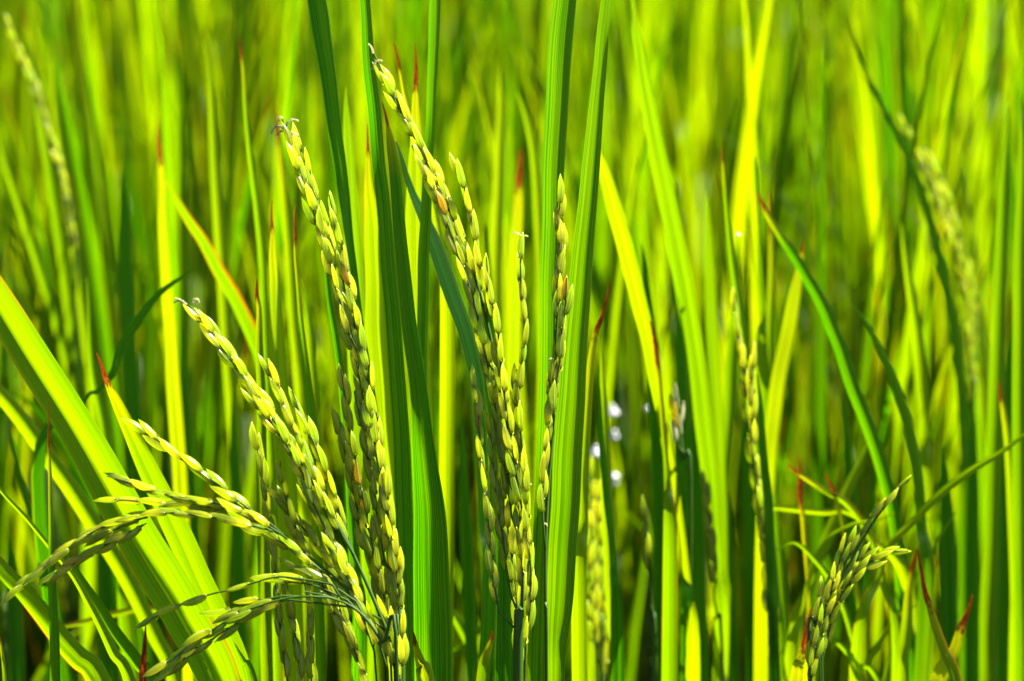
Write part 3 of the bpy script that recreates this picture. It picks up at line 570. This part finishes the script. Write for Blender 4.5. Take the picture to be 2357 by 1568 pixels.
leaf(pl, 1.34, [(1955, 40, 4), (1975, 120, 9), (2006, 200, 14), (2050, 280, 17), (2094, 370, 20), (2130, 470, 24), (2160, 580, 26), (2186, 700, 27), (2206, 830, 27), (2220, 1000, 30)], kl='D', kr='D', yel=.1)
leaf(pl, 1.30, [(2320, 300, 14), (2310, 450, 30), (2302, 620, 36), (2296, 800, 40), (2290, 980, 42), (2284, 1150, 42), (2278, 1350, 42), (2270, 1568, 42)], yel=.3, kl='B', kr='M')
leaf(pl, 1.32, [(2080, 560, 12), (2104, 700, 28), (2120, 850, 34), (2130, 1000, 34)], yel=.5)
panicle(pl, 1.42, [(2075, 280), (2120, 370), (2160, 460), (2195, 560), (2220, 660), (2232, 760), (2238, 880), (2240, 1000)],
    [(0, [(2070, 270), (2105, 340), (2140, 410), (2168, 480), (2192, 560)]), (.003, [(2100, 330), (2140, 420), (2172, 500), (2200, 590), (2218, 680)]),
     (-.003, [(2195, 540), (2212, 620), (2226, 700), (2230, 780), (2236, 860)]), (.002, [(2225, 600), (2240, 680), (2244, 760), (2240, 850), (2236, 930)]), (.003, [(2130, 340), (2160, 410), (2190, 480), (2214, 560)])], size=.72)
pl = plant('rice_plant', gpos(130, 1.45), 'blurred rice plant with a pale drooping panicle in the upper left corner')
leaf(pl, 1.44, [(60, 80, 8), (90, 240, 30), (120, 420, 38), (150, 620, 42), (175, 820, 42), (190, 1000, 40)], yel=.35)
leaf(pl, 1.42, [(120, 120, 8), (130, 260, 22), (150, 420, 30), (175, 600, 32), (200, 800, 32)], yel=.5)
leaf(pl, 1.43, [(-10, 300, 8), (30, 430, 24), (80, 580, 32), (130, 740, 34), (170, 900, 34)], yel=.4)
panicle(pl, 1.42, [(20, 60), (60, 160), (95, 260), (125, 360), (150, 460), (165, 560), (175, 680)],
    [(0, [(10, 40), (40, 110), (70, 180), (95, 250), (118, 320)]), (.003, [(60, 150), (90, 220), (108, 290), (128, 360), (148, 440)]), (-.002, [(100, 260), (125, 340), (148, 420), (162, 500), (172, 580)])], size=.75)
pl = plant('rice_plant', gpos(2440, 1.22), 'rice plant half outside the frame at the right edge')
leaf(pl, 1.24, [(2350, 250, 6), (2352, 420, 26), (2350, 650, 36), (2348, 900, 38), (2350, 1200, 38), (2354, 1568, 38)], yel=.3)
leaf(pl, 1.26, [(2300, 880, 4), (2320, 1000, 20), (2330, 1150, 28), (2340, 1350, 30)], yel=.6, dry=.4)
# --- darker blades turned edge-on to the sun, low among the stems
for gx, gd, lab, items in (
    (1690, 1.29, 'rice plant of dark shaded upright blades behind the blurred yellow grain string',
     ((1.27, [(1592, 900, 4), (1598, 1000, 26), (1602, 1150, 42), (1606, 1320, 46), (1610, 1568, 46)]), (1.30, [(1722, 640, 4), (1720, 780, 20), (1722, 930, 34), (1728, 1120, 42), (1736, 1568, 42)]),
      (1.31, [(1556, 420, 4), (1560, 560, 22), (1564, 720, 30), (1570, 900, 34), (1580, 1200, 34)]), (1.33, [(1668, 1050, 8), (1672, 1180, 30), (1678, 1400, 38), (1684, 1568, 38)]))),
    (2180, 1.30, 'rice plant of dark shaded blades low behind the red-tipped shoots, lower right',
     ((1.28, [(2170, 1000, 4), (2176, 1120, 30), (2182, 1280, 46), (2188, 1568, 50)]), (1.30, [(2240, 900, 4), (2240, 1060, 26), (2238, 1240, 38), (2236, 1568, 40)]),
      (1.32, [(2330, 700, 4), (2322, 880, 24), (2316, 1100, 36), (2310, 1568, 40)]), (1.31, [(1940, 900, 4), (1950, 1040, 26), (1960, 1200, 40), (1975, 1568, 44)]))),
    (480, 1.30, 'rice plant of dark shaded blades between the broad left blade and the left grain head',
     ((1.27, [(418, 760, 4), (424, 900, 26), (432, 1080, 40), (446, 1300, 44), (460, 1568, 44)]), (1.28, [(536, 900, 4), (540, 1050, 26), (546, 1220, 38), (556, 1568, 40)]),
      (1.34, [(285, 330, 4), (286, 480, 26), (290, 640, 40), (300, 850, 46), (320, 1150, 44)]), (1.30, [(232, 1160, 6), (238, 1280, 40), (246, 1420, 50), (256, 1568, 50)]), (1.29, [(20, 1230, 6), (30, 1340, 40), (40, 1568, 46)]))),
    (1080, 1.26, 'rice plant of dark shaded blades low between wide dark blade and central grain head',
     ((1.22, [(1062, 960, 4), (1066, 1080, 24), (1072, 1220, 34), (1080, 1400, 36), (1090, 1568, 36)]), (1.28, [(1120, 520, 4), (1126, 680, 22), (1130, 860, 30), (1134, 1100, 32)])))):
    pl = plant('rice_plant', gpos(gx, gd), lab)
    for dd, kk in items: leaf(pl, dd, kk, kl='D', kr='D', yel=0)
pl = plant('rice_plant', gpos(1990, 1.22), 'rice plant of thin blades crossing each other in a tangle, bottom right of centre')
leaf(pl, 1.21, [(1786, 1270, 4), (1830, 1250, 10), (1880, 1290, 14), (1925, 1360, 16), (1960, 1450, 18), (1985, 1568, 18)], yel=.3)
leaf(pl, 1.22, [(2060, 1180, 3), (2010, 1200, 10), (1960, 1210, 12), (1905, 1240, 12), (1870, 1310, 12), (1850, 1400, 12)], yel=.5)
leaf(pl, 1.20, [(1880, 1440, 4), (1930, 1480, 14), (1980, 1530, 18), (2020, 1568, 20)], yel=.35)
leaf(pl, 1.23, [(2130, 1380, 4), (2080, 1410, 12), (2030, 1470, 16), (1990, 1568, 18)], yel=.6)
leaf(pl, 1.24, [(2200, 1180, 3), (2150, 1260, 12), (2110, 1350, 16), (2070, 1450, 18), (2040, 1568, 18)], yel=.4)
leaf(pl, 1.22, [(1900, 1090, 4), (1930, 1170, 12), (1950, 1270, 14), (1975, 1380, 16), (2000, 1568, 16)], yel=.5, dry=.5, edge=.7)
#@@GLINTS
m, nt, N, L = newmat('water_glint'); ob = N('ShaderNodeOutputMaterial'); b = N('ShaderNodeBsdfPrincipled')  # off-white beads added to stand in for sparkle on the water
b.inputs['Base Color'].default_value = (.42, .42, .42, 1); b.inputs['Roughness'].default_value = .3; b.inputs['Metallic'].default_value = .1; L(b.outputs[0], ob.inputs[0])
for (x, y, rad, lab) in ((1409, 945, .0027, 'upper round white water glint between the dark stems right of the broad blade'), (1414, 1000, .0020, 'dim middle water glint below the upper bright one between the stems'),
                    (1372, 1040, .0028, 'white water glint left of the others, at the edge of a bright blade'), (1413, 1102, .0027, 'lowest of the white water glints between the dark stems'),
                    (1493, 942, .0014, 'small lone white glint on the long yellow leaning blade'), (1699, 540, .0007, 'tiny white glint on the tall thin blade in the right half')):
    d = 1.45 if y > 900 else 1.24
    c = P(x, y, d); V = []; Fc = []; n = 12
    for i in range(n + 1):
        a = math.pi * i / n; q = rad * math.sin(a) * (1 - .25 * math.cos(a)) * (1 + .3 * math.sin(a * 3 + x))
        for k in range(n): V.append((q * math.cos(6.2832 * k / n), q * math.sin(6.2832 * k / n), rad * 1.15 * math.cos(a)))
    for i in range(n):
        for k in range(n): Fc.append((i * n + k, (i + 1) * n + k, (i + 1) * n + (k + 1) % n, i * n + (k + 1) % n))
    o = mesh('water_glint', V, Fc, m, loc=c); o['label'] = lab; o['category'] = 'water drop'
#@@BACKGROUND
def free_leaf(base, az, lean, length, width, curve, twist, junction, spin):
    """a blade growing from the foot of a hill: local coordinates, tip first"""
    n = 15; pts = []; p = Vector(base); ang = lean * .4
    out = Vector((math.sin(az), math.cos(az), 0))
    prof = []
    for i in range(n + 1):
        t = i / n
        pts.append(p.copy())
        bt = max(0, (t - junction) / (1 - junction))
        wd = .0055 if t < junction else (.0055 + (width - .0055) * min(1, bt * 3.5)) * max(0.02, min(1, (1 - bt) * 1.9)) ** .85
        prof.append(wd)
        a = lean * .35 + (lean + curve * bt * bt) * bt
        p = p + (Vector((0, 0, 1)) * math.cos(a) + out * math.sin(a)) * (length / n)
    pts.reverse(); prof.reverse()
    rows = []
    for i in range(n + 1):
        T = (pts[max(i - 1, 0)] - pts[min(i + 1, n)]).normalized()
        f = i / n; g = spin + twist * (1 - f)
        d0 = Vector((math.cos(g), math.sin(g), 0)); lat = (d0 - T * d0.dot(T)).normalized(); nrm = lat.cross(T)
        k = .35
        rows.append((pts[i], (-lat + nrm * k) * prof[i] * .5, (lat + nrm * k) * prof[i] * .5, nrm))
    return rows
QR = (-1, -.5, 0, .5, 1)
def rows_geo(rows, V, UV, Fc):
    b0 = len(V); acc = 0; prev = None; n = len(QR)
    for c, a, b, nr in rows:
        if prev is not None: acc += (c - prev).length
        prev = c
        for s in QR:
            e = a if s < 0 else b; t = abs(s)
            V.append(c + e * t - nr * (t * (1 - t)) * e.length * .3); UV.append((.5 + s / 2, acc))
    for i in range(len(rows) - 1):
        for j in range(n - 1):
            k = b0 + i * n + j; Fc.append((k, k + n, k + n + 1, k + 1))
def rand_leaf(r=.03, short=False):
    az = random.uniform(0, 2 * math.pi)
    b = (math.sin(az) * random.uniform(0, r), math.cos(az) * random.uniform(0, r), 0)
    arch = random.random() < .12
    return free_leaf(b, az + random.uniform(-.5, .5), random.uniform(.02, .22) if not arch else random.uniform(.2, .35), random.triangular(.34, .80, .60) * (.85 if arch else 1) if not short else random.uniform(.25, .45), random.uniform(.0035, .0092) if not short else random.uniform(.008, .013),
                     random.uniform(0, .25) if not arch else random.uniform(.6, 1.5), random.uniform(-.7, .7), random.uniform(.35, .6), random.gauss(-.25, 1.0))
def rand_col():
    return (random.choice((0, 0, 0, .2, .4, .7)), min(1, max(0, random.gauss(.40, .28))), random.choice((0, 0, 0, .6)))
protos = []
for k in range(10):
    root = plant('rice_plant', Vector((0, 0, 0)), 'x', group='rice plants standing in blurred rows behind')
    for i in range(random.randint(60, 66)):
        V = []; UV = []; Fc = []; rows_geo(rand_leaf(short=i % 5 < 2), V, UV, Fc)
        o = mesh('leaf_blade', V, Fc, LEAF, root, UV); o.color = (*rand_col(), .94)
    for i in range(13):                                 # the stems of the hill
        az = random.uniform(0, 6.28); rr = random.uniform(.005, .035); ln = random.uniform(.02, .10); hh = random.uniform(.28, .42)
        V = []; Fc = []; tube_geo([Vector((math.sin(az) * (rr + ln * q * hh), math.cos(az) * (rr + ln * q * hh), q * hh)) for q in (0, .3, .6, 1)], [.0042, .004, .0034, .0022], V, Fc, 6)
        mesh('stem', V, Fc, CULM, root)
    if k == 99:                                      # one panicle
        V = []; Fc = []; a = random.uniform(-2.6, -.4); pts = []; p = Vector((0, 0, 0)); ang = .02
        for i in range(16):
            pts.append(p.copy()); ang += .004 if i < 10 else .10
            p = p + (Vector((0, 0, 1)) * math.cos(ang) + Vector((math.cos(a), math.sin(a), 0)) * math.sin(ang)) * .05
        tube_geo(pts, [.0022 if i < 8 else .0009 for i in range(16)], V, Fc, 5)
        pan = mesh('panicle', V, Fc, STALK, root)
        for i in range(34):
            f = 10.5 + i / 34 * 4.4; j = int(f); q = pts[j].lerp(pts[min(j + 1, 15)], f - j); T = (pts[min(j + 1, 15)] - pts[j - 1]).normalized()
            q = q + Vector((random.uniform(-1, 1), random.uniform(-1, 1), 0)) * .004
            place_grain(pan, Vector((0, 0, 0)), q, T + Vector((random.uniform(-.2, .2), random.uniform(-.2, .2), 0)), 1.05)
    protos.append(root)
def copy_plant(root, loc, rz, s):
    r = root.copy(); C.objects.link(r); r.location = loc; r.rotation_euler = (0, 0, rz); r.scale = (s, s, s)
    for ch in list(root.children):
        c = ch.copy(); C.objects.link(c); c.parent = r
        c.color = (*rand_col(), .94)
        for g in list(ch.children):
            d = g.copy(); C.objects.link(d); d.parent = c
    return r
ROWN = ['first', 'second', 'third', 'fourth', 'fifth', 'sixth', 'seventh', 'eighth', 'ninth', 'tenth', 'eleventh', 'twelfth', 'thirteenth', 'fourteenth', 'fifteenth', 'sixteenth']
used = set(); far = []
y = 1.40; row = 0
while y < 6.0:
    half = (y + .15) * .185 + .05
    nx = int((half + .75) / .145) + 1
    line = []
    for i in range(-nx, nx + 1):
        x = (i + (.5 if row % 2 else 0)) * .145 + random.uniform(-.03, .03); yy = y + random.uniform(-.03, .03)
        s = random.uniform(.90, 1.06); rz = random.uniform(-.5, .5)
        if y < 3.05 and abs(x) < half: line.append((x, yy, s, rz))
        else: far.append((x, yy, s, rz))
    for j, (x, yy, s, rz) in enumerate(line):
        k = random.randrange(10)
        if k not in used: used.add(k); r = protos[k]; r.location = (x, yy, 0); r.rotation_euler = (0, 0, rz); r.scale = (s, s, s)
        else: r = copy_plant(protos[k], (x, yy, 0), rz, s)
        for ch in r.children: ch.color[3] = .94 if yy < 1.8 else .62      # lighter, more even colour farther out stands in for sunlit canopy tops
        r['label'] = 'blurred green rice plant, %s from the left in the %s row behind the sharp plants' % (ROWN[j], ROWN[row])
    y += .145; row += 1
for k in range(10):
    if k not in used: bpy.data.objects.remove(protos[k])
V = []; UV = []; Fc = []
for a in (.42, .56, .70, .84, .98):                    # the crop goes on to both sides of the sharp plants
    for yy in (.86, 1.0, 1.14, 1.28):
        for sg in (-1, 1): far.append((sg * (a + random.uniform(-.03, .03) + (yy - .86) * .15), yy + random.uniform(-.03, .03), 1, 0))
for (x, yy, s, rz) in far:
    near = yy < 3.0 and abs(x) < (yy + .15) * .185 + .6
    for i in range(40 if near else 12):
        rows = rand_leaf(.04, short=i % 3 == 0)
        rows = [(c * s + Vector((x, yy, 0)), a, b, n) for c, a, b, n in rows]
        rows_geo(rows, V, UV, Fc)
o = mesh('distant_rice', V, Fc, LEAF, None, UV); o.color = (.2, .45, 0, .5); o['kind'] = 'stuff'
o['label'] = 'blurred mass of green rice crop filling the far field'; o['category'] = 'rice crop'
